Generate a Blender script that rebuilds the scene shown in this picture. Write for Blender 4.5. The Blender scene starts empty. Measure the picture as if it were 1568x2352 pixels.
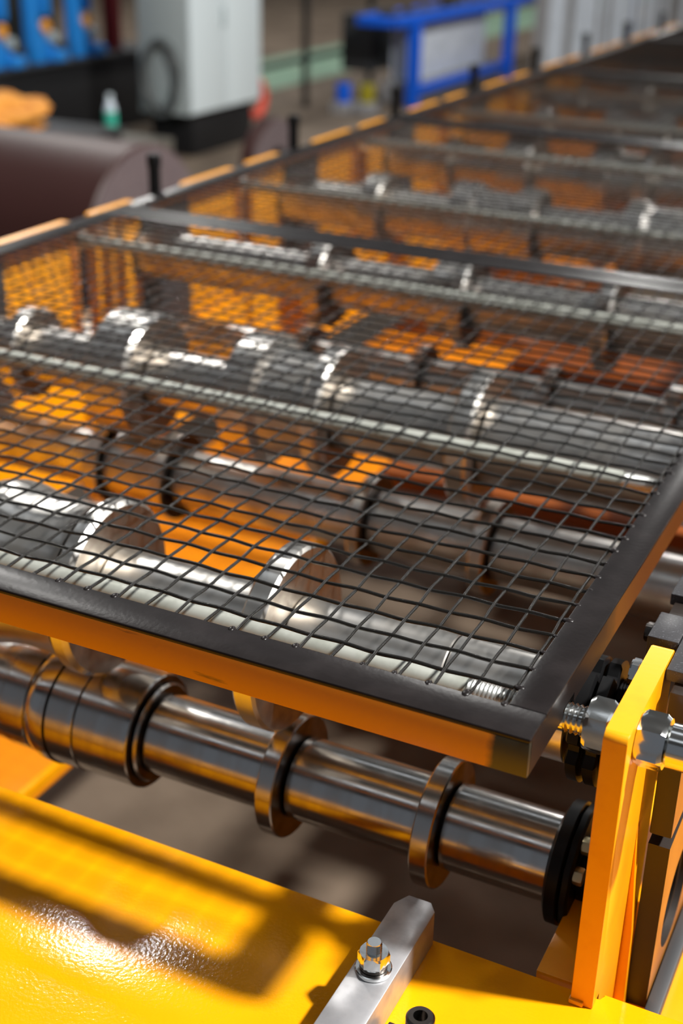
import bpy, bmesh, math, random
from mathutils import Matrix, Vector
random.seed(7)
c = 0.025                       # the guard mesh pitch (25 mm) is the drawing unit
S = bpy.context.scene
COL = S.collection
# ------------------------------------------------------------------ camera
RR = ((0.89756593, 0.4403957, 0.02066455), (0.20471274, -0.37479428, -0.9042245), (-0.39047163, 0.8158314, -0.42655719))
CP = (8.63368948, -28.80153379, 18.98574189)
cam = bpy.data.cameras.new('camera'); co = bpy.data.objects.new('camera', cam); COL.objects.link(co)
m = Matrix(((RR[0][0], -RR[1][0], -RR[2][0], CP[0]*c), (RR[0][1], -RR[1][1], -RR[2][1], CP[1]*c), (RR[0][2], -RR[1][2], -RR[2][2], CP[2]*c), (0, 0, 0, 1)))
co.matrix_world = m
cam.sensor_fit = 'HORIZONTAL'; cam.sensor_width = 24.0; cam.lens = 3054.31/1568*24
cam.clip_start = 0.02; cam.clip_end = 80
cam.dof.use_dof = True; cam.dof.focus_distance = 37.5*c; cam.dof.aperture_fstop = 4.2
S.camera = co
# ------------------------------------------------------------------ world, light, exposure
w = bpy.data.worlds.new('world'); S.world = w; w.use_nodes = True
w.node_tree.nodes['Background'].inputs[0].default_value = (0.80, 0.88, 1.0, 1)
w.node_tree.nodes['Background'].inputs[1].default_value = 0.14
S.view_settings.view_transform = 'Standard'; S.view_settings.look = 'None'
S.view_settings.gamma = 1; S.view_settings.use_curve_mapping = False
S.view_settings.exposure = 0.0
S.cycles.use_denoising = True
S.cycles.sample_clamp_indirect = 6.0
S.cycles.max_bounces = 8
S.cycles.blur_glossy = 0.3

def area_lamp(name, loc, target, power, size, color=(1, 1, 1), size_y=None):
    L = bpy.data.lights.new(name, 'AREA'); L.energy = power; L.size = size; L.color = color
    L.shape = 'DISK'
    if size_y: L.shape = 'RECTANGLE'; L.size_y = size_y
    o = bpy.data.objects.new(name, L); COL.objects.link(o)
    o.location = loc; d = Vector(target)-Vector(loc)
    o.rotation_euler = d.to_track_quat('-Z', 'Y').to_euler()
    return o
# overhead lamps: the high-bay one over the right side throws the frame's soft shadow on the deck
area_lamp('key_fill_lamp', (3.72, 1.10, 5.05), (0, 0, -.1), 1070, 0.42, (1, .98, .94))
area_lamp('key_fill_lamp', (-4.28, 4.40, 5.05), (-.3, .3, -.2), 75, 0.42, (1, .98, .94))
area_lamp('key_fill_lamp', (3.6, 9.0, 5.05), (0, 4.5, 0), 130, 0.42, (1, .98, .94))  # unseen lamp added over the far part of the line

area_lamp('key_fill_lamp', (-8.2, 9.5, 5.05), (-6.5, 8.5, 0), 250, 0.42, (1, .98, .94))  # added fill, brightens the floor and cabinet in the left background
area_lamp('key_fill_lamp', (-2.6, 16.0, 5.05), (-3.0, 14.0, 0), 300, 0.42, (1, .98, .94))  # added fill, brightens the upright ribbed panels far back

# ------------------------------------------------------------------ node helpers / materials
def mat(name, base=(.5, .5, .5), rough=.5, metal=0., noise=None, bump=None, spec=.5, coat=0., nscale=40, stretch=(1, 1, 1), mask=None, roughvar=0):
    """noise=(other colour, low, high); mask=(axis, start, end, colour, scale) paints a ragged patch along an object axis"""
    M = bpy.data.materials.new(name); M.use_nodes = True
    N = M.node_tree.nodes; K = M.node_tree.links; b = N['Principled BSDF']
    b.inputs['Roughness'].default_value = rough; b.inputs['Metallic'].default_value = metal
    b.inputs['Specular IOR Level'].default_value = spec; b.inputs['Coat Weight'].default_value = coat
    b.inputs['Base Color'].default_value = (*base, 1)
    tc = N.new('ShaderNodeTexCoord'); mp = N.new('ShaderNodeMapping'); mp.inputs['Scale'].default_value = stretch
    K.new(tc.outputs['Object'], mp.inputs['Vector'])
    col = None
    if noise:
        n = N.new('ShaderNodeTexNoise'); n.inputs['Scale'].default_value = nscale; n.inputs['Detail'].default_value = 6
        K.new(mp.outputs[0], n.inputs['Vector'])
        r = N.new('ShaderNodeMapRange'); r.inputs['From Min'].default_value = noise[1]; r.inputs['From Max'].default_value = noise[2]
        K.new(n.outputs['Fac'], r.inputs['Value'])
        x = N.new('ShaderNodeMix'); x.data_type = 'RGBA'; x.inputs[6].default_value = (*base, 1); x.inputs[7].default_value = (*noise[0], 1)
        K.new(r.outputs[0], x.inputs[0]); col = x.outputs[2]
        if roughvar:
            rr = N.new('ShaderNodeMapRange'); rr.inputs['From Min'].default_value = .3; rr.inputs['From Max'].default_value = .7
            rr.inputs['To Min'].default_value = rough; rr.inputs['To Max'].default_value = rough+roughvar
            K.new(n.outputs['Fac'], rr.inputs['Value']); K.new(rr.outputs[0], b.inputs['Roughness'])
    if mask:
        ax, s, e, mc, ms = mask
        sp = N.new('ShaderNodeSeparateXYZ'); K.new(tc.outputs['Object'], sp.inputs[0])
        n2 = N.new('ShaderNodeTexNoise'); n2.inputs['Scale'].default_value = ms; n2.inputs['Detail'].default_value = 5
        K.new(tc.outputs['Object'], n2.inputs['Vector'])
        ad = N.new('ShaderNodeMath'); ad.operation = 'MULTIPLY_ADD'; ad.inputs[1].default_value = abs(e-s)*2.2; ad.inputs[2].default_value = -abs(e-s)*1.1
        K.new(n2.outputs['Fac'], ad.inputs[0])
        ad2 = N.new('ShaderNodeMath'); ad2.operation = 'ADD'; K.new(sp.outputs[ax], ad2.inputs[0]); K.new(ad.outputs[0], ad2.inputs[1])
        r2 = N.new('ShaderNodeMapRange'); r2.inputs['From Min'].default_value = s; r2.inputs['From Max'].default_value = e; K.new(ad2.outputs[0], r2.inputs['Value'])
        x2 = N.new('ShaderNodeMix'); x2.data_type = 'RGBA'; K.new(r2.outputs[0], x2.inputs[0])
        if col: K.new(col, x2.inputs[6])
        else: x2.inputs[6].default_value = (*base, 1)
        x2.inputs[7].default_value = (*mc, 1); col = x2.outputs[2]
    if col: K.new(col, b.inputs['Base Color'])
    if bump:
        n3 = N.new('ShaderNodeTexNoise'); n3.inputs['Scale'].default_value = bump[0]; n3.inputs['Detail'].default_value = 3
        K.new(mp.outputs[0] if len(bump) > 2 else tc.outputs['Object'], n3.inputs['Vector'])
        bp = N.new('ShaderNodeBump'); bp.inputs['Strength'].default_value = bump[1]; bp.inputs['Distance'].default_value = .001
        K.new(n3.outputs['Fac'], bp.inputs['Height']); K.new(bp.outputs[0], b.inputs['Normal'])
    return M
YEL = (0.86, 0.345, 0.002)
M = {}
M['yellow'] = mat('yellow_paint', YEL, .11, spec=.36, noise=((.80, .30, .002), .45, .75), nscale=9, bump=(330, .16), coat=0)
M['yellow2'] = mat('yellow_paint_smooth', YEL, .3, noise=((.78, .28, .002), .5, .8), nscale=30, bump=(300, .03))
M['front_strip'] = mat('orange_paint_worn_end', (.62, .22, .004), .38, noise=((.10, .035, .008), .66, .74), nscale=26, stretch=(.5, 2, 4), mask=('X', -.003, .003, (.018, .022, .016), 60))
M['orange'] = mat('orange_paint_dull', (.50, .155, .004), .45, noise=((.32, .09, .004), .45, .7), nscale=12)
M['side_strip'] = mat('side_flange_paint', (.010, .008, .008), .45, spec=.25, mask=('Y', .125, .150, (.085, .026, .006), 40))
M['flange_rust'] = mat('side_flange_brown', (.085, .026, .006), .45, spec=.25)
M['yellow_shade'] = mat('yellow_paint_shaded', (.24, .055, .003), .5, noise=((.16, .035, .002), .45, .7), nscale=10)  # yellow paint darkened: the shade under the rollers is in the colour
M['black'] = mat('black_gloss_paint', (.010, .008, .008), .30, noise=((.016, .013, .013), .45, .7), nscale=30, bump=(240, .12), spec=.18)
M['wire'] = mat('black_wire_paint', (.006, .005, .004), .28, bump=(900, .25), spec=.3)
M['blacksteel'] = mat('blackened_steel', (.004, .004, .0045), .45, metal=.0, bump=(300, .06), spec=.22)
M['darkblock'] = mat('black_speckled_block', (.035, .034, .037), .42, noise=((.10, .10, .11), .60, .68), nscale=700, bump=(500, .1))
M['steel'] = mat('polished_steel', (.66, .64, .62), .14, 1, noise=((.56, .53, .50), .4, .65), nscale=70, stretch=(1, .15, .15), bump=(160, .02, 1), roughvar=.10)
M['steel_used'] = mat('used_steel', (.74, .72, .69), .26, 1, noise=((.52, .49, .45), .42, .70), nscale=22, stretch=(1, .7, .7), bump=(30, .015), roughvar=.14)
M['steel_face'] = mat('machined_face', (.42, .38, .33), .34, 1, noise=((.25, .21, .17), .42, .7), nscale=50, roughvar=.12)
M['darkface'] = mat('dark_machined_face', (.16, .145, .135), .30, 1, noise=((.09, .075, .065), .42, .7), nscale=60)
M['zinc'] = mat('zinc_plated_steel', (.78, .79, .78), .16, 1, bump=(200, .03))
M['rod'] = mat('galvanised_rod', (.41, .42, .38), .45, .35, noise=((.31, .32, .28), .4, .7), nscale=60, bump=(240, .05))
M['thread'] = mat('threaded_zinc', (.75, .76, .74), .28, .85)
M['alu'] = mat('milled_bar', (.56, .56, .58), .38, .75, noise=((.44, .44, .46), .4, .65), nscale=60, bump=(350, .06), roughvar=.1)
M['chock'] = mat('chock_steel_deck_reflection', (.36, .14, .02), .45, .2, noise=((.28, .10, .015), .45, .7), nscale=30, bump=(200, .05))  # orange base stands for the yellow deck mirrored in ground steel
M['chock_shaded'] = mat('shaded_chock', (.018, .012, .009), .5, 0, bump=(200, .05))  # near-black puts the shade on the block faces into the colour
M['concrete'] = mat('concrete', (.095, .066, .043), .8, noise=((.165, .122, .085), .42, .66), nscale=4.5, bump=(60, .2))
M['green'] = mat('green_floor_paint', (.17, .28, .20), .6, noise=((.22, .31, .22), .4, .7), nscale=3)
M['white'] = mat('white_enamel', (.74, .84, .88), .4)
M['greyw'] = mat('grey_enamel', (.40, .46, .47), .45)
M['dark'] = mat('dark_void', (.006, .006, .007), .6)
M['darkgrey'] = mat('dark_grey', (.03, .032, .035), .5)
M['blue'] = mat('blue_machine_paint', (.02, .25, .72), .3)
M['blue2'] = mat('blue_frame_paint', (.008, .12, .75), .5, spec=.2)
M['knob'] = mat('orange_dial', (.85, .34, .03), .4)
M['red'] = mat('dark_red_paint', (.16, .004, .008), .5)
M['redhook'] = mat('red_orange_plastic', (.75, .07, .03), .4)
M['maroon'] = mat('maroon_coated_sheet', (.040, .013, .011), .5, noise=((.034, .011, .009), .4, .7), nscale=3, spec=.3)
M['coilface'] = mat('coil_edges', (.14, .11, .115), .55, noise=((.11, .085, .09), .4, .7), nscale=14, stretch=(1, 4, 4))
M['glove'] = mat('orange_fabric', (.80, .34, .05), .8, noise=((.55, .18, .02), .4, .65), nscale=18, bump=(20, .4))
M['glass'] = mat('clear_bottle_plastic', (.75, .85, .95), .2, noise=((.60, .7, .8), .4, .7), nscale=30)
M['step'] = mat('grey_brown_block', (.13, .12, .10), .7)
M['label'] = mat('green_label', (.05, .50, .36), .5)
M['sheet'] = mat('pale_profiled_sheet', (.74, .80, .88), .45, .0, noise=((.60, .66, .73), .4, .7), nscale=8)
M['sheetd'] = mat('grey_profiled_sheet', (.30, .30, .31), .5)
M['cyel'] = mat('olive_yellow_plastic', (.35, .30, .01), .5)
M['brass'] = mat('yellow_zinc_bolt', (.62, .52, .30), .3, .8)
M['tray'] = mat('tray_paint_shaded', (.68, .22, .003), .4, noise=((.5, .15, .003), .45, .7), nscale=10)  # yellow made duller, partial shade is put into the colour
M['stain'] = mat('rust_line', (.40, .16, .02), .5, .3)
M['ceil'] = mat('roof_sheet', (.10, .105, .11), .7)
M['wallm'] = mat('hall_wall', (.34, .36, .37), .7)
M['cable'] = mat('grey_cable', (.10, .11, .11), .5)
sk = bpy.data.materials.new('added_ceiling_glow'); sk.use_nodes = True  # emitter of the added strips under the ceiling
_n = sk.node_tree.nodes; _n.remove(_n['Principled BSDF']); _e = _n.new('ShaderNodeEmission')
_e.inputs[0].default_value = (.88, .94, 1, 1); _e.inputs[1].default_value = 1.0
sk.node_tree.links.new(_e.outputs[0], _n['Material Output'].inputs[0]); M['glow'] = sk

# ------------------------------------------------------------------ mesh helpers (all coordinates in units of c)
def link(name, me, material=None, parent=None):
    o = bpy.data.objects.new(name, me); COL.objects.link(o)
    if material is not None and me is not None:
        me.materials.clear(); me.materials.append(M[material] if isinstance(material, str) else material)
    if parent: o.parent = parent
    return o
def inst(name, me, parent=None, loc=None):
    o = bpy.data.objects.new(name, me); COL.objects.link(o)
    if parent: o.parent = parent
    if loc: o.location = Vector(loc)*c
    return o
def bm_mesh(bm, name, smooth=35):
    bmesh.ops.recalc_face_normals(bm, faces=bm.faces)
    me = bpy.data.meshes.new(name); bm.to_mesh(me); bm.free()
    if smooth:
        me.polygons.foreach_set('use_smooth', [True]*len(me.polygons))
        me.set_sharp_from_angle(angle=math.radians(smooth))
    return me
def add_box(bm, lo, hi, bev=0.0, seg=2):
    v = [bm.verts.new((x*c, y*c, z*c)) for x in (lo[0], hi[0]) for y in (lo[1], hi[1]) for z in (lo[2], hi[2])]
    fs = [bm.faces.new([v[i] for i in q]) for q in ((0, 1, 3, 2), (4, 6, 7, 5), (0, 4, 5, 1), (2, 3, 7, 6), (0, 2, 6, 4), (1, 5, 7, 3))]
    if bev: bmesh.ops.bevel(bm, geom=list({e for f in fs for e in f.edges}), offset=bev*c, segments=seg, affect='EDGES', profile=.5)
def box(name, lo, hi, material, parent=None, bev=.04, smooth=35):
    """mesh about its own base centre so that origins sit on the object"""
    ox, oy, oz = (lo[0]+hi[0])/2, (lo[1]+hi[1])/2, lo[2]
    bm = bmesh.new(); add_box(bm, (lo[0]-ox, lo[1]-oy, 0), (hi[0]-ox, hi[1]-oy, hi[2]-oz), bev)
    o = link(name, bm_mesh(bm, name, smooth), material, parent); o.location = (ox*c, oy*c, oz*c); return o
def add_lathe(bm, prof, n=48, axis='X', cy=0, cz=0, cap=True, cx=0):
    rings = []
    for x, r in prof:
        ring = []
        for k in range(n):
            a = 2*math.pi*k/n; p, q = r*math.cos(a), r*math.sin(a)
            if axis == 'X': ring.append(bm.verts.new(((cx+x)*c, (cy+p)*c, (cz+q)*c)))
            elif axis == 'Z': ring.append(bm.verts.new(((cx+p)*c, (cy+q)*c, (cz+x)*c)))
            else: ring.append(bm.verts.new(((cx+p)*c, (cy+x)*c, (cz+q)*c)))
        rings.append(ring)
    for a, b in zip(rings, rings[1:]):
        for k in range(n): bm.faces.new((a[k], a[(k+1) % n], b[(k+1) % n], b[k]))
    if cap: bm.faces.new(rings[0]); bm.faces.new(rings[-1])
def lathe(name, prof, material, parent=None, n=48, axis='X', loc=(0, 0, 0), face=None):
    bm = bmesh.new(); add_lathe(bm, prof, n, axis); me = bm_mesh(bm, name, 30)
    o = link(name, me, material, parent); o.location = Vector(loc)*c
    if face:
        me.materials.append(M[face])
        for p in me.polygons:
            if len(p.vertices) > 8: p.material_index = 1
            elif abs(p.normal.x) > .95 and axis == 'X': p.material_index = 1
    return o
def hexprism(name, x0, x1, r, material, parent, loc, n=6, axis='X', ch=.12, rot=0, hole=0):
    """hexagon nut / head with chamfered corners along an axis"""
    bm = bmesh.new(); L = x1-x0
    rings = []
    for (x, k) in ((0, 1-ch), (L*.16, 1), (L*.84, 1), (L, 1-ch)):
        ring = []
        for i in range(n*4):
            a = 2*math.pi*i/(n*4)+rot; u = (a-rot) % (2*math.pi/n)-math.pi/n
            rr = r*math.cos(math.pi/n)/math.cos(u); rr = min(rr, r*k if k < 1 else rr)
            p, q = rr*math.cos(a)*c, rr*math.sin(a)*c
            ring.append(bm.verts.new((x*c, p, q) if axis == 'X' else (p, q, x*c)))
        rings.append(ring)
    m_ = n*4
    for a, b in zip(rings, rings[1:]):
        for k in range(m_): bm.faces.new((a[k], a[(k+1) % m_], b[(k+1) % m_], b[k]))
    bm.faces.new(rings[0]); bm.faces.new(rings[-1])
    o = link(name, bm_mesh(bm, name, 25), material, parent); o.location = Vector(loc)*c; return o
def thread_prof(x0, x1, r, pitch, depth):
    p = []; x = x0
    while x < x1:
        p += [(x, r-depth), (x+pitch*.5, r)]; x += pitch
    p.append((x, r-depth)); return p
def add_tube(bm, pts, r, n=6, cap=True):
    rings = []
    for i, p in enumerate(pts):
        a = Vector(pts[max(i-1, 0)]); b = Vector(pts[min(i+1, len(pts)-1)]); t = (b-a).normalized()
        u = t.orthogonal().normalized() if abs(t.z) > .9 else t.cross(Vector((0, 0, 1))).normalized(); v = t.cross(u)
        ri = r[i] if isinstance(r, (list, tuple)) else r
        rings.append([bm.verts.new((Vector(p)+u*ri*math.cos(2*math.pi*k/n)+v*ri*math.sin(2*math.pi*k/n))*c) for k in range(n)])
    for a, b in zip(rings, rings[1:]):
        for k in range(n): bm.faces.new((a[k], a[(k+1) % n], b[(k+1) % n], b[k]))
    if cap: bm.faces.new(rings[0]); bm.faces.new(rings[-1])
def tube(name, pts, r, material, parent=None, n=8, loc=None):
    o0 = Vector(pts[0]) if loc is None else Vector(loc)
    bm = bmesh.new(); add_tube(bm, [Vector(p)-o0 for p in pts], r, n)
    o = link(name, bm_mesh(bm, name, 50), material, parent); o.location = o0*c; return o
def prism(name, outline, plane, a0, a1, material, parent=None, bev=.03, holes=None):
    """outline polygon in the plane ('YZ' or 'XY' or 'XZ'), extruded from a0 to a1 along the remaining axis"""
    bm = bmesh.new()
    def P(u, v, w):
        return {'YZ': (w, u, v), 'XY': (u, v, w), 'XZ': (u, w, v)}[plane]
    f0 = [bm.verts.new(Vector(P(u, v, a0))*c) for u, v in outline]; f1 = [bm.verts.new(Vector(P(u, v, a1))*c) for u, v in outline]
    A = bm.faces.new(f0); B = bm.faces.new(f1); n = len(outline)
    for i in range(n): bm.faces.new((f0[i], f0[(i+1) % n], f1[(i+1) % n], f1[i]))
    if bev: bmesh.ops.bevel(bm, geom=bm.edges[:], offset=bev*c, segments=2, affect='EDGES', profile=.5)
    return link(name, bm_mesh(bm, name, 35), material, parent)
def thing(name, label, cat, loc=(0, 0, 0), group=None):
    o = bpy.data.objects.new(name, None); COL.objects.link(o); o.empty_display_size = .02
    o.location = Vector(loc)*c; o['label'] = label; o['category'] = cat
    if group: o['group'] = group
    return o
def tag(o, label, cat, group=None, kind=None):
    o['label'] = label; o['category'] = cat
    if group: o['group'] = group
    if kind: o['kind'] = kind
    return o
def struct(o): o['kind'] = 'structure'; return o
def rebase(root):
    """children were built in world coordinates: keep them there under a root that has its own place"""
    for ch in root.children: ch.location = ch.location-root.location

FLOOR = -36.0
# ------------------------------------------------------------------ hall: floor, ceiling, walls
struct(box('floor', (-700, -300, FLOOR-4), (420, 1150, FLOOR), 'concrete', bev=0))
struct(box('trim_1', (-226, -300, FLOOR), (-188, 1150, FLOOR+.06), 'green', bev=0))
struct(box('ceiling', (-700, -300, 236), (420, 1150, 240), 'ceil', bev=0))
for i, y in enumerate((-150, 30, 230, 430, 640, 860)):
    struct(box('glow_strip_%d' % (i+1), (-520, y, 234.5), (300, y+42, 235.9), 'glow', bev=0))  # glowing strips added for fill light and streaks on the rollers
struct(box('wall_left', (-704, -300, FLOOR), (-700, 1150, 240), 'wallm', bev=0))
struct(box('wall_back', (-700, 1150, FLOOR), (420, 1154, 240), 'wallm', bev=0))
struct(box('wall_right', (420, -300, FLOOR), (424, 1150, 240), 'wallm', bev=0))

# ------------------------------------------------------------------ machine base: deck, beams, trays
deck = thing('front_deck', 'glossy yellow steel deck plate across the front end of the rolling line', 'machine deck', (-18, -7, -10.1))
prism('plate', [(-46, -16), (14, -16), (14, .62), (3.3, .62), (3.3, .3), (-46, .3)], 'XY', -10.1, -9.8, 'yellow', deck, bev=.05)
box('folded_lip', (-46, .05, -12.6), (1.0, .3, -10.1), 'yellow2', deck, bev=.03)
box('leg', (-44, -14, FLOOR), (-41, -11, -10.1), 'yellow2', deck)
box('leg', (8, -14, FLOOR), (11, -11, -10.1), 'yellow2', deck)
rebase(deck)
def channel(name, x0, x1, y0, y1, zt, zb, label, lip=-1):
    t = thing(name, label, 'machine beam', ((x0+x1)/2, (y0+y1)/2, zb))
    box('top_flange', (x0, y0, zt-.35), (x1, y1, zt), 'yellow2', t)
    xe = x0 if lip < 0 else x1
    box('web', (xe if lip < 0 else xe-.4, y0, zb+.35), (xe+.4 if lip < 0 else xe, y1, zt-.35), 'yellow2', t, bev=0)
    box('bottom_flange', (x0, y0, zb), (x1, y1, zb+.35), 'yellow2', t)
    for yy in (8, 68, 128, 188):
        box('leg', (x0+.5, yy, FLOOR), (x1-.5, yy+4, zb), 'yellow2', t)
    rebase(t); return t
channel('side_beam', 1.25, 2.46, .62, 215, -9.8, -35, 'yellow channel beam under the right side posts of the line', -1)
ld = box('side_ledge', (2.5, .9, -13.4), (16, 215, -12.6), 'yellow2', None, bev=.06); tag(ld, 'yellow ledge behind the front deck carrying the right bearing blocks', 'machine ledge')
channel('side_beam', -50, -41.4, .3, 215, -9.8, -17, 'yellow channel beam under the left side posts of the line', 1)
tr = thing('drip_tray', 'long yellow tray under the rollers on the left inside the line', 'tray', (-34, 100, -20.4))
box('pan', (-41.3, .5, -20.3), (-26, 212, -20), 'tray', tr, bev=.05)
box('rim', (-26.3, .5, -20.0), (-26, 212, -19.4), 'yellow2', tr, bev=.03)
rebase(tr)
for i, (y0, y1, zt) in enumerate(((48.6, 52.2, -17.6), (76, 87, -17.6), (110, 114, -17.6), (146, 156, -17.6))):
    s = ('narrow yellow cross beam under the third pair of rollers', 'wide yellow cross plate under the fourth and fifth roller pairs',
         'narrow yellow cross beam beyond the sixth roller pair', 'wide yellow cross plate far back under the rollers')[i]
    b_ = box('cross_beam', (-25.6, y0, zt-1.2), (1.1, y1, zt), 'yellow_shade', None, bev=.08); tag(b_, s, 'machine beam')

# ------------------------------------------------------------------ rollers
_mc = {}
def cyl_mesh(L, r, bev, mat_, face):
    key = (round(L, 3), round(r, 3), bev, mat_, face)
    if key not in _mc:
        bm = bmesh.new(); add_lathe(bm, [(0, r-bev), (bev, r), (L-bev, r), (L, r-bev)], 72)
        me = bm_mesh(bm, mat_, 30); me.materials.append(M[mat_]); me.materials.append(M[face or mat_])
        for p in me.polygons:
            if abs(p.normal.x) > .9: p.material_index = 1
        _mc[key] = me
    return _mc[key]
def roller(name, label, y, z, parts, group, end_plain=True):
    t = thing(name, label, 'roller', (-20, y, z), group)
    def seg(nm, x0, x1, r, m_='steel', f_='darkface', bev=.05):
        o = inst(nm, cyl_mesh(x1-x0, r, bev, m_, f_), t, (x0+20, 0, 0)); return o
    seg('shaft', -41.5, 2.48, .9, 'steel_used', 'steel_used')
    for p in parts:
        if p[0] == 'prof':
            o = lathe('contour_roll', p[1], p[2], t, 72, 'X', (20, 0, 0), face='darkface')
        else: seg(*p)
    return t
SL, ST, US, DF, SF = 'sleeve', 'steel', 'steel_used', 'darkface', 'steel_face'
lo1 = [(SL, -3.16, .50, 1.46, ST, DF, .07), ('disc', -3.87, -3.22, 2.20, ST, DF, .05), (SL, -8.83, -3.93, 1.46, ST, DF, .07), ('disc', -9.53, -8.89, 2.20, ST, DF, .05),
       (SL, -14.55, -9.59, 1.50, ST, DF, .10), ('collar', -14.76, -14.56, 1.86, ST, DF, .08), ('roll_ring', -17.10, -14.78, 2.14, ST, DF, .05), ('roll_ring', -18.30, -17.12, 2.17, ST, ST, .03),
       ('prof', [(-19.35, 2.0), (-19.3, 2.06), (-18.9, 2.22), (-18.35, 2.24), (-18.32, 2.1)], ST), ('roll_ring', -20.4, -19.37, 2.07, ST, ST, .03),
       ('roll_ring', -22.4, -20.42, 2.02, ST, ST, .03), ('roll_ring', -27, -22.42, 1.98, ST, DF, .04), (SL, -34, -27.05, 1.5, ST, DF, .05), ('disc', -34.7, -34.1, 2.2, ST, DF, .05), (SL, -41.4, -34.75, 1.46, ST, DF, .05)]
up1 = [(SL, -3.45, .55, 1.52, US, DF, .04), (SL, -8.92, -3.50, 1.52, US, DF, .04), ('disc', -9.78, -8.95, 3.2, US, SF, .10), (SL, -16.17, -9.82, 1.52, US, DF, .05),
       ('disc', -16.95, -16.2, 3.2, US, SF, .16),
       ('prof', [(-21.9, 2.5), (-21.8, 2.65), (-21.5, 2.9), (-20.9, 3.02), (-20.4, 3.0), (-19.8, 2.86), (-19.0, 2.78), (-18.0, 2.80), (-17.3, 2.92), (-17.0, 3.05), (-16.98, 2.9)], US),
       (SL, -26.9, -21.95, 1.52, US, DF, .05), ('disc', -27.8, -27.0, 3.2, US, SF, .1), (SL, -34, -27.85, 1.52, US, DF, .05), ('disc', -34.8, -34.1, 3.1, US, SF, .1), (SL, -41.4, -34.85, 1.52, US, DF, .05)]
lo2 = [(SL, -8.8, 1.0, 1.52, US, DF, .05), ('disc', -9.6, -8.9, 2.3, US, DF, .06), (SL, -15.1, -9.7, 1.5, US, DF, .05), ('disc', -15.8, -15.2, 2.3, US, DF, .06), (SL, -26.2, -15.9, 1.5, US, DF, .05),
       ('disc', -27.0, -26.3, 2.3, US, DF, .06), (SL, -30.2, -27.1, 1.8, US, DF, .05), ('disc', -31.2, -30.3, 2.3, US, DF, .06), (SL, -41.4, -31.3, 1.5, US, DF, .05)]
up2 = [(SL, -9.6, .9, 2.0, US, DF, .05), ('disc', -10.75, -9.7, 3.15, US, SF, .14), (SL, -17.0, -10.8, 1.75, US, DF, .05), ('disc', -18.0, -17.1, 3.15, US, SF, .14),
       ('prof', [(-22.4, 2.8), (-22.3, 3.15), (-20.7, 3.2), (-20.5, 2.7), (-18.3, 2.45), (-18.05, 2.6)], US), (SL, -27.5, -22.5, 1.55, US, DF, .05), ('disc', -30.2, -27.6, 3.2, US, SF, .2),
       (SL, -35.0, -30.25, 1.55, US, DF, .05), ('disc', -36.0, -35.1, 2.4, US, SF, .1), (SL, -41.4, -36.1, 1.6, US, DF, .05)]
lo3 = [(SL, -4.9, 1.0, 1.52, US, DF, .05), ('disc', -5.8, -5.0, 2.3, US, DF, .06), (SL, -12.4, -5.9, 1.5, US, DF, .05), ('disc', -13.2, -12.5, 2.3, US, DF, .06), (SL, -20.8, -13.3, 1.5, US, DF, .05),
       ('disc', -21.6, -20.9, 2.3, US, DF, .06), (SL, -28.8, -21.7, 1.5, US, DF, .05), ('disc', -29.8, -28.9, 2.3, US, DF, .06), (SL, -41.4, -29.9, 1.5, US, DF, .05)]
up3 = [(SL, -9.1, .9, 1.7, US, DF, .05), ('disc', -10.1, -9.2, 2.9, US, DF, .12), (SL, -17.9, -10.2, 1.6, US, DF, .05), ('disc', -18.8, -18.0, 2.8, US, DF, .12), ('roll_ring', -20.6, -18.85, 2.2, US, DF, .08), (SL, -27.2, -20.7, 1.6, US, DF, .05),
       ('disc', -28.5, -27.3, 2.9, US, DF, .12), (SL, -41.4, -28.6, 1.6, US, DF, .05)]
lo4 = [(SL, -7.9, 1.0, 1.52, US, DF, .05), ('disc', -8.8, -8.0, 2.3, US, DF, .06), (SL, -24.9, -8.9, 1.5, US, DF, .05), ('disc', -25.8, -25.0, 2.3, US, DF, .06), (SL, -41.4, -25.9, 1.5, US, DF, .05)]
up4 = [(SL, -8.0, .9, 1.8, US, DF, .05), ('prof', [(-14.2, 2.7), (-14.1, 2.95), (-12.8, 2.95), (-12.4, 2.6), (-9.2, 2.5), (-8.3, 2.95), (-8.1, 2.7)], US), (SL, -20.4, -14.3, 1.8, US, DF, .05),
       ('prof', [(-27.2, 2.6), (-27.1, 2.95), (-25.5, 2.95), (-25.2, 2.5), (-22.4, 2.5), (-22.0, 2.95), (-20.6, 2.95), (-20.5, 2.7)], US), (SL, -32.6, -27.3, 1.8, US, DF, .05), ('disc', -34.4, -32.7, 2.8, US, SF, .12), (SL, -41.4, -34.5, 1.8, US, DF, .05)]
AX = [5+20*k for k in range(10)]
ZL, ZU = -9.2, -3.65
ordn = ['front', 'second', 'third', 'fourth', 'fifth', 'sixth', 'seventh', 'eighth', 'ninth', 'farthest']
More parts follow.
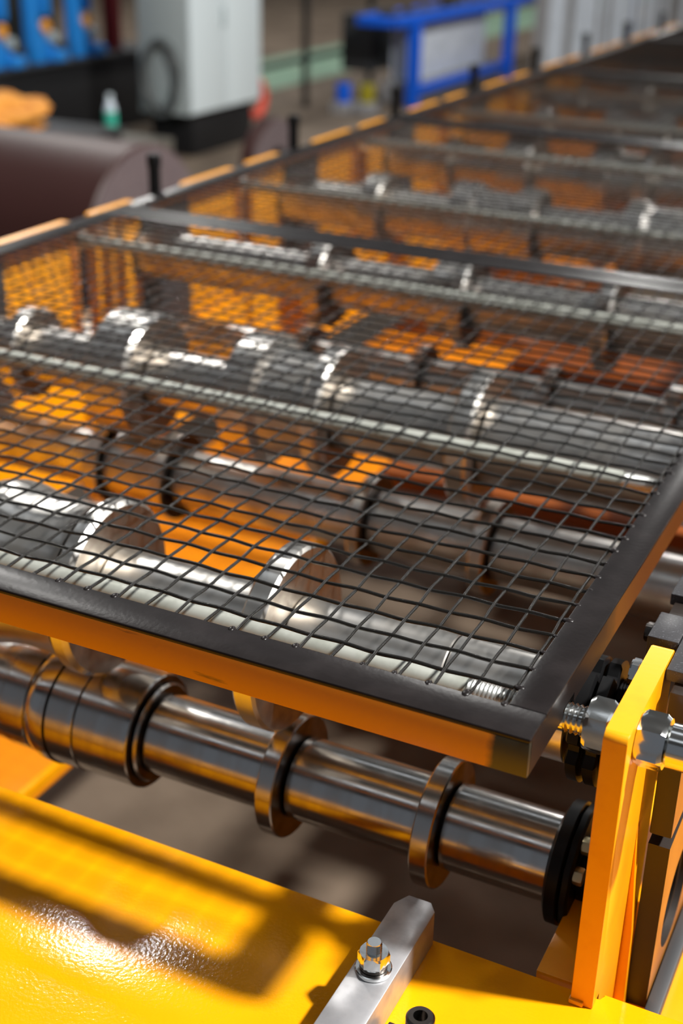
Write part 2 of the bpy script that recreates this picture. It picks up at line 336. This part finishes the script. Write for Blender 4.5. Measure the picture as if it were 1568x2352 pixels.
for k, y in enumerate(AX):
    lp = lo1 if k == 0 else lo2 if k == 1 else lo3 if k == 2 else lo4 if k % 2 else lo3
    upp = up1 if k == 0 else up2 if k == 1 else up3 if k == 2 else up4 if k % 2 else up2
    nm = ordn[k]
    a = 'polished steel lower roller with ringed discs, front of the line, below the black frame' if k == 0 else 'steel lower roller of the %s station under the guard' % nm
    b = 'steel upper roller with two large discs right under the front mesh' if k == 0 else 'steel upper roller of the %s station under the guard' % nm
    L_ = roller('lower_roller', a, y, ZL, lp, 'lower rollers of the line'); U_ = roller('upper_roller', b, y, ZU if k != 1 else -3.9, upp, 'upper rollers of the line')
    if k == 0:   # black flanged coupling with bolts, lock nuts on the upper shaft
        lathe('flange', [(.50, 1.75), (.62, 2.0), (.98, 2.02), (1.03, 1.92)], 'blacksteel', L_, 64, loc=(20, 0, 0))
        lathe('flange', [(1.05, 1.9), (1.10, 2.0), (1.28, 1.99), (1.36, 1.9)], 'blacksteel', L_, 12, loc=(20, 0, 0))
        lathe('flange', [(1.36, 1.0), (1.38, 1.1), (2.35, 1.1), (2.4, 1.0)], 'blacksteel', L_, 48, loc=(20, 0, 0))
        for j in range(6):
            aa = math.radians((118, 152, 250, 285, 345, 30)[j])
            hexprism('bolt', 1.37, 1.66, .29, 'brass', L_, (20+1.37, 1.62*math.cos(aa), 1.62*math.sin(aa)))
        for x0 in (.72, 1.24):
            bm = bmesh.new()
            n_ = 48; rings = []
            for x_, q_ in ((0, .93), (.06, 1), (.38, 1), (.44, .93)):
                ring = []
                for i in range(n_):
                    a_ = 2*math.pi*i/n_; r_ = 1.95 if (i % 12) not in (0, 1) else 1.62
                    ring.append(bm.verts.new((x_*c, r_*q_*math.cos(a_)*c, r_*q_*math.sin(a_)*c)))
                rings.append(ring)
            for p_, q_ in zip(rings, rings[1:]):
                for i in range(n_): bm.faces.new((p_[i], p_[(i+1) % n_], q_[(i+1) % n_], q_[i]))
            bm.faces.new(rings[0]); bm.faces.new(rings[-1])
            o = link('lock_nut', bm_mesh(bm, 'lock_nut', 30), 'blacksteel', U_); o.location = ((20+x0)*c, 0, 0)
        lathe('threaded_end', thread_prof(1.72, 2.42, 1.45, .085, .05), 'blacksteel', U_, 48, loc=(20, 0, 0))

# ------------------------------------------------------------------ tie rods
RY = [1.25, 17.65, 37.65, 57.7, 79.2, 99.4, 119.5, 139.5, 159.5, 179.5]
RZ = -1.3
for k, y in enumerate(RY):
    t = thing('tie_rod', ('thick pale zinc tie rod just inside the front frame bar, bolted to the yellow post' if k == 0 else
                          'pale zinc tie rod across the line, number %s behind the front one' % ordn[k].replace('second', 'one').replace('third', 'two').replace('fourth', 'three').replace('fifth', 'four').replace('sixth', 'five').replace('seventh', 'six').replace('eighth', 'seven').replace('ninth', 'eight').replace('farthest', 'nine')), 'rod', (-20, y, RZ), 'tie rods under the guard')
    n_ = 40 if k < 3 else 20
    xs = -1.72 if k == 0 else -1.75
    lathe('rod', [(-42, .36), (xs-.1, .36), (xs, .33)], 'rod', t, n_, loc=(20, 0, 0))
    lathe('thread', thread_prof(xs, -.25, .35, .125, .045) if k < 3 else [(xs, .33), (-.25, .33)], 'thread', t, n_, loc=(20, 0, 0))
    lathe('rod', [(-.25, .3), (.95, .33)], 'darkface', t, n_, loc=(20, 0, 0))
    lathe('rod', [(.85, .33), (.95, .42), (1.16, .42)], 'zinc', t, n_, loc=(20, 0, 0))
    lathe('thread', thread_prof(1.16, 1.86, .43, .14, .06) if k < 3 else [(1.16, .4), (1.86, .4)], 'zinc', t, n_, loc=(20, 0, 0))
    hexprism('nut', 1.78, 2.49, .82, 'zinc', t, (20+1.78, 0, 0), rot=.30)
    hexprism('nut', 3.17, 3.92, .80, 'zinc', t, (20+3.17, 0, 0), rot=.22)
    lathe('rod', [(3.92, .5), (4.0, .62), (5.9, .62), (6.0, .5)], 'zinc', t, n_, loc=(20, 0, 0))
    hexprism('nut', -42.0, -41.4, .66, 'zinc', t, (20-42.0, 0, 0), rot=.2)

# ------------------------------------------------------------------ side posts and bearing chocks
def rounded(y0, y1, z0, z1, r, n=5):
    pts = [(y0, z0), (y1, z0)]
    for cy_, cz_, a0 in ((y1-r, z1-r, 0), (y0+r, z1-r, 90)):
        for i in range(n+1):
            a = math.radians(a0+90*i/n); pts.append((cy_+r*math.cos(a), cz_+r*math.sin(a)))
    return pts
def post(x0, x1, y0, y1, label, group, ztop=-.55, r=.22, outline=None):
    t = thing('side_post', label, 'machine post', ((x0+x1)/2, (y0+y1)/2, -9.8), group)
    prism('plate', outline or rounded(y0, y1, -9.8, ztop, r), 'YZ', x0, x1, 'yellow2', t, bev=.03)
    rebase(t); return t
p1 = post(2.5, 3.15, -.12, 5.0, 'yellow painted upright plate at the right front corner, bolted to the front tie rod', 'side posts of the line', outline=[(-.12, -9.8), (.66, -9.8), (.66, -12.6)]+[(5.0, -12.6)]+rounded(-.12, 5.0, -9.8, -.55, .22)[2:])
o = hexprism('bolt', 2.22, 2.5, .42, 'zinc', p1, (0, 0, 0)); o.location = Vector((2.2, 3.85, -1.0))*c-p1.location
o = box('weld_bead', (2.46, -.2, -9.8), (2.9, .05, -9.62), 'yellow2', p1, bev=.05); o.location -= p1.location
# gusset plate: second bright upright leaf behind the first on the right
g1 = prism('rib', [(3.15, -12.6), (3.5, -12.6), (3.42, -9.5), (3.15, -5.5)], 'XZ', 3.0, 3.35, 'yellow2', p1, bev=.02); g1.location -= p1.location
for k, y in enumerate(AX[1:], 1):
    post(2.5, 3.15, y-5.1, y, 'yellow right side post before the %s roller pair' % ordn[k], 'side posts of the line')
for k, y in enumerate(AX):
    post(2.5, 3.15, y+6.6, y+13.0, 'yellow right side post behind the %s roller pair' % ordn[k], 'side posts of the line')
for k, y in enumerate(AX):
    a = post(-42.4, -41.62, y-5.6, y-.8, 'yellow left side post before the %s roller pair' % ordn[k], 'side posts of the line', ztop=-.02)
    b = post(-42.4, -41.62, y+5.4, y+12.2, 'yellow left side post behind the %s roller pair' % ordn[k], 'side posts of the line', ztop=-.02)
    o = box('rib', (-41.62, y+11.6, -9.8), (-41.4, y+12.2, -1.2), 'orange', b, bev=.02); o.location -= b.location
def shade_sides(o):  # outer face keeps the lighter colour, other faces the painted shade
    o.data.materials.append(M['chock'])
    for p in o.data.polygons:
        if p.normal.x > .9: p.material_index = 1
    return o
def chock(x0, x1, y, right, label, group):
    t = thing('bearing_chock', label, 'bearing block', ((x0+x1)/2, y+2, -9.8), group)
    if right:
        shade_sides(box('upper_block', (x0, y-1.7, -5.85), (x1, y+3.2, -1.0), 'chock_shaded', t, bev=.04))
        bm = bmesh.new()
        # lower block with a round bearing bore in its outer face
        n_ = 40; cy_, cz_, R_ = y+1.1, ZL-.8, 1.75; X1, X0 = x1, x1-.5
        sq = []; hi = []; ho = []
        for i in range(n_):
            a_ = 2*math.pi*i/n_; cs, sn = math.cos(a_), math.sin(a_)
            ylo, yhi, zlo, zhi = y-1.6, y+3.4, -12.6, -6.25
            kk = min((yhi-cy_)/cs if cs > 1e-6 else 1e9, (ylo-cy_)/cs if cs < -1e-6 else 1e9, (zhi-cz_)/sn if sn > 1e-6 else 1e9, (zlo-cz_)/sn if sn < -1e-6 else 1e9)
            sq.append((cy_+cs*kk, cz_+sn*kk)); ho.append((cy_+cs*R_, cz_+sn*R_))
        V = lambda x_, q: [bm.verts.new((x_*c, u*c, v_*c)) for u, v_ in q]
        A, B, Cc, D = V(X1, sq), V(X1, ho), V(X0, ho), V(x0, sq)
        for i in range(n_):
            j = (i+1) % n_
            bm.faces.new((A[i], A[j], B[j], B[i])); bm.faces.new((B[i], B[j], Cc[j], Cc[i])); bm.faces.new((A[j], A[i], D[i], D[j]))
        bm.faces.new(Cc); bm.faces.new(D)
        o = shade_sides(link('lower_block', bm_mesh(bm, 'lower_block', 30), 'chock_shaded', t))
        lathe('bearing_ring', [(x1-.45, 1.7), (x1-.42, 1.74), (x1-.2, 1.74), (x1-.2, 1.3), (x1-.45, 1.3)], 'darkface', t, 40, loc=(0, cy_, cz_))
        box('cap_plate', (2.24, y+.38, -1.9), (3.16, y+2.0, -.6), 'darkblock', t, bev=.05)
        box('cap_plate', (3.18, y-1.2, -.98), (5.2, y+2.0, -.6), 'darkblock', t, bev=.05)
        box('cap_plate', (2.24, y+3.25, -1.0), (5.2, y+6.4, -.6), 'darkblock', t, bev=.05)
        box('spacer', (2.4, y+2.02, -1.1), (5.0, y+3.23, -.85), 'chock_shaded', t, bev=.03)
        hexprism('bolt', 2.0, 2.24, .3, 'darkface', t, (2.0, y+1.3, -1.0))
        lathe('adjusting_screw', [(-.6, .5), (.6, .5), (.65, .45)], 'blacksteel', t, 24, axis='Z', loc=(3.2, y+5.2, -.0))
    else:
        box('upper_block', (x0, y-.4, -5.75), (x1, y+5.4, -.6), 'darkblock', t, bev=.06)
        box('lower_block', (x0, y-.4, -9.8), (x1, y+5.4, -6.1), 'darkblock', t, bev=.06)
        lathe('adjusting_screw', [(-.6, .42), (1.6, .42), (1.62, .5), (2.3, .5), (2.4, .4)], 'blacksteel', t, 16, axis='Z', loc=(x0+1.0, y+2.4, 0))
        lathe('bearing_ring', [(x1-.1, 1.9), (x1+.15, 1.85)], 'darkface', t, 32, loc=(0, y, ZU))
        lathe('bearing_ring', [(x1-.1, 1.9), (x1+.15, 1.85)], 'darkface', t, 32, loc=(0, y, ZL))
    rebase(t); return t
for k, y in enumerate(AX):
    if k < 3: chock(3.45, 4.10, y, True, ('black-capped steel bearing block, orange reflection and dark shade coloured in, with a round bore behind the front yellow post' if k == 0 else 'right bearing block of the %s roller pair' % ordn[k]), 'bearing blocks of the line')
    chock(-43.4, -41.6, y, False, 'black left bearing block with a screw on top at the %s roller pair' % ordn[k], 'bearing blocks of the line')
fb = box('flat_bar', (4.14, 2.0, -12.6), (4.6, 60, -12.1), 'darkgrey', None, bev=.05); tag(fb, 'dark grey flat steel bar lying along the deck behind the front yellow post', 'steel bar')

# ------------------------------------------------------------------ mesh guard covers
def cover(k, y0, y1, fine, label):
    fh = -1.10 if k == 0 else -.35
    t = thing('mesh_cover', label, 'safety guard', (-20.5, (y0+y1)/2, -1.1), 'mesh guard covers')
    xl, xr = -41.55, 1.2
    T = .16
    for nm, lo, hi in (('frame_bar', (xl, y0, -.06), (xr, y0+1.27, .08)), ('frame_bar', (xl, y1-1.27, -.06), (xr, y1, .08)),
                       ('frame_bar', (xr-1.03, y0+1.28, -.06), (xr, y1-1.28, .08)), ('frame_bar', (xl, y0+1.28, -.06), (xl+1.35, y1-1.28, .08))):
        box(nm, lo, hi, 'black', t, bev=.045)
    sidem = 'front_strip' if k == 0 else 'side_strip'
    o = box('front_flange', (xl+.02, y0+.02, fh), (xr-.02, y0+.02+T, -.07), 'orange', t, bev=.02)
    if k == 0:
        o.data.materials.clear(); o.data.materials.append(M['front_strip'])
        # the mask of this paint is measured from the worn end: put the origin there
        d = (.15-o.location.x/c)*c
        for v in o.data.vertices: v.co.x -= d
        o.location.x += d
    o = box('rear_flange', (xl+.02, y1-.02-T, -.35), (xr-.02, y1-.02, -.07), 'black', t, bev=.02)
    ends = [y0+.2]+[q for yy in RY if y0+1 < yy < y1-1 for q in (yy-.5, yy+.5)]+[y1-.2]
    strips = [((xr-.02-T, y0+.2, -.80), (xr-.02, y1-.2, -.07))]+[((xr-.02-T, ends[q], -1.10), (xr-.02, ends[q+1], -.80)) for q in range(0, len(ends), 2)]
    for lo, hi in strips:                        # outer flange, notched where the tie rods pass
        o = box('side_flange', lo, hi, 'side_strip' if k == 0 else 'flange_rust', t, bev=.0)
        d = -o.location.y
        for v in o.data.vertices: v.co.y -= d
        o.location.y += d
    o = box('side_flange', (xl+.02, y0+.2, -.80), (xl+.02+T, y1-.2, -.07), 'orange', t, bev=.02)
    # corner box under the front right corner
    if k == 0:
        box('corner_block', (-.1, y0+.2, -1.12), (1.0, y0+1.0, -.08), 'side_strip', t, bev=.03)
    base = y0+2.2
    ny = int(round(y1-1.5-base))
    seg = 4 if fine else 1
    for i in range(0, 41):                       # wires along the line
        bm = bmesh.new(); pts = []
        ph = 1.3+i*.11+random.random()*.5; amp = .05 if fine else .02
        lo_, hi_ = y0+1.0, y1-1.0
        n_ = int((hi_-lo_)*seg)
        for q in range(n_+1):
            yy = lo_+(hi_-lo_)*q/n_
            zz = .02*math.cos(math.pi*(yy-base)+math.pi*i) if fine else 0
            xx = -i+amp*math.sin(yy*.45+ph)+.012*math.sin(yy*1.7+ph*2)
            pts.append((xx, yy, zz-.03))
        o0 = Vector((-i, (y0+y1)/2, 0))
        add_tube(bm, [Vector(p)-o0 for p in pts], .052, 6 if fine else 4)
        o = link('wire', bm_mesh(bm, 'wire', 60), 'wire', t); o.location = o0*c
    for j in range(0, ny+1):                     # wires across
        bm = bmesh.new(); pts = []
        ph = .4+j*.16+random.random()*.5; amp = .075 if fine else .02
        n_ = 42*seg
        lo_, hi_ = -40.6, .42
        for q in range(n_+1):
            xx = lo_+(hi_-lo_)*q/n_
            zz = -.02*math.cos(math.pi*xx+math.pi*j) if fine else 0
            yy = base+j+amp*math.sin(xx*.42+ph)*math.exp(-((j-6)/30.)**2)+.012*math.sin(xx*2.1+ph)
            pts.append((xx, yy, zz-.03))
        o0 = Vector((-20, base+j, 0))
        add_tube(bm, [Vector(p)-o0 for p in pts], .056, 6 if fine else 4)
        o = link('wire', bm_mesh(bm, 'wire', 60), 'wire', t); o.location = o0*c
    # weld beads on the frame's inner edge
    bm = bmesh.new()
    spots = [(.2, base+j) for j in range(ny+1)]+[(-i, y0+1.25) for i in range(0, 41) if random.random() < .8]
    for sx, sy in spots:
        r_ = random.uniform(.07, .14)
        mtx = Matrix.Translation(Vector((sx+random.uniform(-.05, .08), sy+random.uniform(-.05, .05), .05))*c) @ Matrix.Diagonal((1.5 if sx > 0 else 1, 1 if sx > 0 else 1.4, .6, 1))
        bmesh.ops.create_icosphere(bm, subdivisions=2, radius=r_*c, matrix=mtx)
    o = link('weld_beads', bm_mesh(bm, 'weld_beads', 60), 'black', t); o['kind'] = 'stuff'
    rebase(t)
names = ['black framed wire mesh cover nearest the camera, over the front rollers', 'second black framed mesh cover from the front', 'third black framed mesh cover from the front', 'fourth black framed mesh cover from the front', 'farthest black framed mesh cover at the top right']
for k in range(5):
    cover(k, -2.2+43.5*k, -2.2+43.5*k+43.3, k < 2, names[k])

# ------------------------------------------------------------------ guide bar on the deck, bolts
gb = thing('guide_bar', 'short milled grey steel bar bolted on the yellow deck in front of the rollers', 'guide bar', (-2.45, -4, -9.8))
out = [(-3.12, -9), (-3.12, .0), (-2.85, .52), (-2.12, .52), (-1.86, .18), (-1.86, -9)]
prism('bar', out, 'XY', -9.8, -8.55, 'alu', gb, bev=.035)
lathe('washer', [(0, .50), (.03, .53), (.12, .53), (.14, .50)], 'zinc', gb, 40, axis='Z', loc=(-2.52, -2.75, -8.55))
lathe('washer', [(0, .36), (.02, .40), (.10, .40), (.12, .36)], 'darkface', gb, 40, axis='Z', loc=(-2.52, -2.75, -8.41))
hexprism('nut', 0, .42, .46, 'zinc', gb, (-2.52, -2.75, -8.29), axis='Z', rot=.3)
lathe('bolt', thread_prof(0, .30, .225, .075, .025)+[(.34, .19)], 'zinc', gb, 30, axis='Z', loc=(-2.52, -2.75, -7.87))
rebase(gb)
sc = thing('socket_screw', 'black socket head screw standing at the bottom edge beside the grey guide bar', 'screw', (-.6, -3.9, -9.8))
lathe('head', [(0, .36), (.05, .40), (.85, .40), (.92, .34), (.92, .2), (.5, .2), (.5, .01)], 'darkface', sc, 32, axis='Z', loc=(-.62, -3.85, -9.3))
lathe('shank', [(-.5, .2), (.0, .2)], 'zinc', sc, 20, axis='Z', loc=(-.62, -3.85, -9.3))
box('plate', (-1.7, -6.5, -9.8), (-.95, -3.4, -9.5), 'darkface', sc, bev=.04)
rebase(sc)

# ------------------------------------------------------------------ background
# coils of maroon coated sheet
def coil(x0, x1, y, r, ri, label):
    t = thing('sheet_coil', label, 'steel coil', ((x0+x1)/2, y, FLOOR), 'coils on the floor')
    lathe('wound_sheet', [(x0, ri), (x0, r), (x1-.3, r), (x1, r-.3), (x1, ri), (x0, ri)], 'maroon', t, 72, loc=(0, y, FLOOR+r), face=None)
    o = lathe('coil_edge', [(x1+.02, ri), (x1+.12, ri), (x1+.12, r-.4), (x1+.02, r-.4), (x1+.02, ri)], 'coilface', t, 72, loc=(0, y, FLOOR+r))
    rebase(t)
coil(-145, -85, 109, 13, 6.5, 'big maroon sheet coil with a greyish end at the left edge behind the line')
coil(-108.5, -106, 181, 9, 4, 'smaller maroon coil behind the guard frame below the red hose')
# bench with blue machines
bn = thing('machine_bench', 'long black bench under the three blue machines', 'bench', (-196, 225, FLOOR))
box('top', (-215, 150, -18.9), (-184.5, 268, -18.2), 'darkgrey', bn, bev=.1)
box('cabinet', (-213, 152, FLOOR), (-186, 266, -18.9), 'dark', bn, bev=.1)
rebase(bn)
for k, yy in enumerate((208.0, 222.8, 238.0)):
    t = thing('blue_press', ('blue machine with an orange dial, leftmost of three at the top left', 'blue machine with an orange dial, middle of three at the top left', 'blue machine with an orange dial next to the white cabinet')[k], 'machine', (-188, yy, -18.2), 'blue machines on the bench')
    prism('frame', [(yy-4.6, -18.2), (yy+4.4, -18.2), (yy+4.4, -16.4), (yy+1.4, -14.6), (yy-1.6, -12.2), (yy-2.6, -9.5), (yy-2.9, 6), (yy-5.4, 6), (yy-5.2, -14)], 'YZ', -189.3, -187, 'blue', t, bev=.2)
    box('foot', (-187, yy+.2, -18.2), (-184.9, yy+4.8, -15.9), 'blue', t, bev=.5)
    lathe('dial', [(-187, 1.3), (-186.2, 1.5), (-185.9, 1.2)], 'knob', t, 24, loc=(0, yy-.9, -10.6))
    lathe('spindle', [(-190, 1.2), (-186.4, 1.2)], 'greyw', t, 20, loc=(0, yy+2.4, -13.2))
    box('tool_head', (-191, yy+.6, -8.6), (-187.2, yy+2.4, -2), 'blue', t, bev=.3)
    rebase(t)
rp = box('upright_red_strip', (-192, 251, -18.2), (-189, 254.5, 20), 'red', None, bev=.1); tag(rp, 'narrow dark red upright panel between blue machines and white cabinet', 'panel')
bp = box('back_panel', (-222, 150, FLOOR), (-219, 268, 20), 'dark', None, bev=.1); tag(bp, 'black panel standing behind the blue machines', 'panel')
# white electrical cabinet
cb = thing('electrical_cabinet', 'tall white electrical cabinet with a cable coil on its side', 'cabinet', (-156, 238, FLOOR))
box('body', (-163, 223, -26.9), (-150.4, 253.5, 40), 'greyw', cb, bev=.15)
box('door', (-150.35, 223.2, -26.6), (-149.8, 238, 39.5), 'white', cb, bev=.1)
box('door', (-150.35, 238.2, -26.6), (-149.8, 253.3, 39.5), 'white', cb, bev=.1)
box('handle', (-149.8, 236.2, -9.5), (-149.3, 237.0, -5.5), 'greyw', cb, bev=.08)
box('plinth', (-162, 226, FLOOR), (-151.4, 252, -26.9), 'dark', cb, bev=.1)
rebase(cb)
cc = thing('cable_coil', 'grey cable coiled and hung on the side of the white cabinet', 'cable', (-156.8, 222.4, -19))
for i in range(7):
    pts = []
    for q in range(41):
        a_ = 2*math.pi*q/40; pts.append((-156.9+(3.3+.25*i)*math.cos(a_)*(1+.06*math.sin(3*a_+i)), 222.4-.25*(i % 3), -19.2+(6.2+.3*i)*math.sin(a_)+.4*math.sin(i)))
    tube('cable_turn', pts, .22, 'cable', cc, 6)
rebase(cc)
# junk near the coils
gl = thing('orange_cloth', 'crumpled orange cloth heap at the left edge above the maroon coil', 'cloth', (-160, 165, -24.5))
gl.location.z += .2*c
bm = bmesh.new()
bmesh.ops.create_icosphere(bm, subdivisions=4, radius=1)
from mathutils import noise as mnoise
for v in bm.verts:
    d = 1+.35*mnoise.noise(v.co*2.2)+.12*mnoise.noise(v.co*6)
    v.co = Vector((v.co.x*9*d, v.co.y*17*d, max(v.co.z*4.6*d, -3.2)))*c
o = link('cloth', bm_mesh(bm, 'cloth', 80), 'glove', gl); o.location = (0, 0, 3.2*c)
bm = bmesh.new(); bmesh.ops.create_icosphere(bm, subdivisions=4, radius=1)
for v in bm.verts:
    d = 1+.3*mnoise.noise(v.co*1.7+Vector((4, 2, 1)))
    v.co = Vector((v.co.x*5*d, v.co.y*6*d, v.co.z*2.6*d))*c
o = link('cloth', bm_mesh(bm, 'cloth', 80), 'glove', gl); o.location = (9*c, -9*c, 3.1*c)
pw = thing('dark_crate', 'low black crate carrying the orange cloth behind the big coil', 'crate', (-160, 165, FLOOR))
box('side', (-175, 140, FLOOR), (-145, 190, -24.9), 'dark', pw, bev=.3)
box('lid', (-176, 139, -24.9), (-144, 191, -24.5), 'dark', pw, bev=.1)
rebase(pw)
bt = thing('water_bottle', 'clear plastic bottle with green label left of the white cabinet', 'bottle', (-165, 214.5, -31))
lathe('body', [(0, 1.0), (.2, 1.3), (3.0, 1.3), (5.4, 1.25), (6.6, .9), (7.4, .5)], 'glass', bt, 24, axis='Z', loc=(0, 0, 0))
lathe('label', [(1.6, 1.33), (1.62, 1.36), (5.0, 1.34), (5.02, 1.3)], 'label', bt, 24, axis='Z')
lathe('cap', [(7.4, .55), (7.5, .62), (8.4, .62), (8.5, .5)], 'white', bt, 20, axis='Z')
st = box('step_block', (-168.5, 198, FLOOR), (-152, 219, -31), 'step', None, bev=.2); tag(st, 'low grey block on the floor carrying the plastic bottle', 'block')
# red hose loop
pts = []
for q in range(20):
    a_ = math.radians(-150+q*14); pts.append((-154, 258+4.3*math.cos(a_), -27.5+3.9*math.sin(a_)))
rh = tube('red_hose', pts, 1.1, 'redhook', None, 10); tag(rh, 'red hose loop hanging beside the white cabinet', 'hose')
# black rack
rk = thing('black_rack', 'black steel rack with an upright and a dark bin behind the line', 'rack', (-158, 320, FLOOR))
for (xx, yy) in ((-163.9, 303), (-163.9, 344), (-166, 266)):
    box('leg', (xx-.7, yy-.7, FLOOR), (xx+.7, yy+.7, 20), 'dark', rk, bev=.1)
box('rail', (-164.5, 266.8, -24.0), (-163.2, 346, -22.8), 'dark', rk, bev=.1)
box('bin', (-162.6, 322, -28), (-153.5, 345, -13), 'darkgrey', rk, bev=.4)
rebase(rk)
for xx, yy, m_, lb in ((-151, 300, 'blue2', 'small dark blue can on the floor beside the black bin'), (-145.3, 302.5, 'cyel', 'small olive yellow can beside the blue table leg')):
    t = thing('paint_can', lb, 'can', (xx, yy, FLOOR+3))
    lathe('body', [(0, 1.9), (.2, 2.0), (4.6, 2.0), (4.8, 1.8)], m_, t, 24, axis='Z')
    lathe('lid', [(4.8, 1.7), (5.0, 1.6)], 'darkgrey', t, 24, axis='Z')
    p_ = box('block', (xx-2.5, yy-2.5, FLOOR), (xx+2.5, yy+2.5, FLOOR+3), 'sheetd', None, bev=.1); tag(p_, ('grey block under the blue can' if m_ == 'blue2' else 'grey block under the olive yellow can'), 'block')
# blue table
bt2 = thing('blue_table', 'blue steel frame table with pale sheets stored under it', 'table', (-146, 360, FLOOR))
zt = -12.2
for lo, hi in (((-141.5, 309, zt-2.4), (-139, 640, zt)), ((-152, 309, zt-2.4), (-141.6, 311.6, zt)), ((-152, 311.7, zt-2.4), (-149.8, 640, zt))):
    box('top_rail', lo, hi, 'blue2', bt2, bev=.15)
for yy in (319.5, 396, 470, 545): box('leg', (-141.6, yy, FLOOR), (-138.6, yy+3.2, zt-2.4), 'blue2', bt2, bev=.15)
box('lower_rail', (-141.2, 323, -33), (-139.2, 396, -31), 'blue2', bt2, bev=.15)
box('table_top', (-149.7, 311.8, zt-1.0), (-141.7, 638, zt-.4), 'darkgrey', bt2, bev=.1)
rebase(bt2)
for i in range(5):
    o = box('pale_sheet', (-149+i*1.2, 326+i*1.2, -30.5), (-148.5+i*1.2, 393-i*2, -15.2), 'sheet', None, bev=.05)
    tag(o, 'pale grey metal sheet under the blue table, '+('outermost of its stack', 'second from the outside of its stack', 'middle one of its stack', 'second from the inside of its stack', 'innermost of its stack')[4-i], 'metal sheet', 'pale sheets under the blue table')
sr = box('sheet_support', (-151, 324, FLOOR), (-142, 394, -30.5), 'sheetd', None, bev=.2); tag(sr, 'grey floor rail carrying the pale sheets under the blue table', 'support')
tm = thing('tool_pile', 'dark tools lying on the blue table', 'tools', (-158, 335, zt-.4))
for i in range(9):
    xx, yy = random.uniform(-149.5, -144.5), 316+i*13
    box('tool', (xx, yy, zt-.4), (xx+random.uniform(1, 2.7), yy+random.uniform(3, 9), zt+random.uniform(.6, 2.2)), random.choice(['darkgrey', 'darkface', 'zinc']), tm, bev=.3)
rebase(tm)
# profiled sheets standing in a rack along the line
random.seed(11)
yy = 404; i = 0
while yy < 760 and i < 60:
    wd = random.uniform(5.0, 8.5); h_ = random.choice((-2, 6, 9, 14)) if i > 3 else random.choice((2, 6, 9))
    t = thing('profiled_sheet', 'pale ribbed metal panel standing upright in the row at the top right', 'metal panel', (-134.5, yy+wd/2, FLOOR), 'ribbed panels in the upright row')
    dx = random.uniform(-.8, .8)
    mm = 'sheet' if random.random() < .78 else 'sheetd'
    bm = bmesh.new()
    prof = [(0, 0), (.9, .0), (1.3, 1.0), (2.1, 1.0), (2.5, 0), (wd-1.6, 0), (wd-1.2, .9), (wd-.6, .9), (wd-.3, 0), (wd, 0)]
    va = []
    for off in (0, -.18):
        for z_ in (FLOOR, h_):
            va.append([bm.verts.new(((-134.5+dx+b_+off)*c, (yy+a_)*c, z_*c)) for a_, b_ in prof])
    n_ = len(prof)
    for q in range(n_-1):
        bm.faces.new((va[0][q], va[0][q+1], va[1][q+1], va[1][q])); bm.faces.new((va[2][q], va[3][q], va[3][q+1], va[2][q+1]))
        bm.faces.new((va[1][q], va[1][q+1], va[3][q+1], va[3][q])); bm.faces.new((va[0][q], va[2][q], va[2][q+1], va[0][q+1]))
    bm.faces.new((va[0][0], va[1][0], va[3][0], va[2][0])); bm.faces.new((va[0][-1], va[2][-1], va[3][-1], va[1][-1]))
    o = link('ribbed_face', bm_mesh(bm, 'ribbed_face', 20), mm, t)
    o.location = -t.location
    yy += wd+random.choice((.2, .3, .4, 1.6)); i += 1

# ------------------------------------------------------------------ third level: small pieces belong to the part that carries them
def nest(child_kind, parent_kind, categories):
    for root in [o for o in COL.objects if o.parent is None and o.get('category') in categories]:
        kids = [k for k in root.children]
        hosts = [k for k in kids if k.name.split('.')[0] == parent_kind]
        if not hosts: continue
        for k in kids:
            if k.name.split('.')[0] == child_kind:
                h = min(hosts, key=lambda q: (centre(q)-centre(k)).length)
                k.parent = h; k.location = k.location-h.location
def centre(o):
    b = [Vector(v) for v in o.bound_box]; return o.location+sum(b, Vector())/8
nest('handle', 'door', ('cabinet',)); nest('coil_edge', 'wound_sheet', ('steel coil',)); nest('label', 'body', ('bottle',)); nest('cap', 'body', ('bottle',))
nest('lid', 'body', ('can',)); nest('bolt', 'plate', ('machine post',)); nest('weld_bead', 'plate', ('machine post',)); nest('rib', 'plate', ('machine post',))
nest('bearing_ring', 'lower_block', ('bearing block',)); nest('bolt', 'flange', ('roller',)); nest('dial', 'frame', ('machine',)); nest('spindle', 'frame', ('machine',))
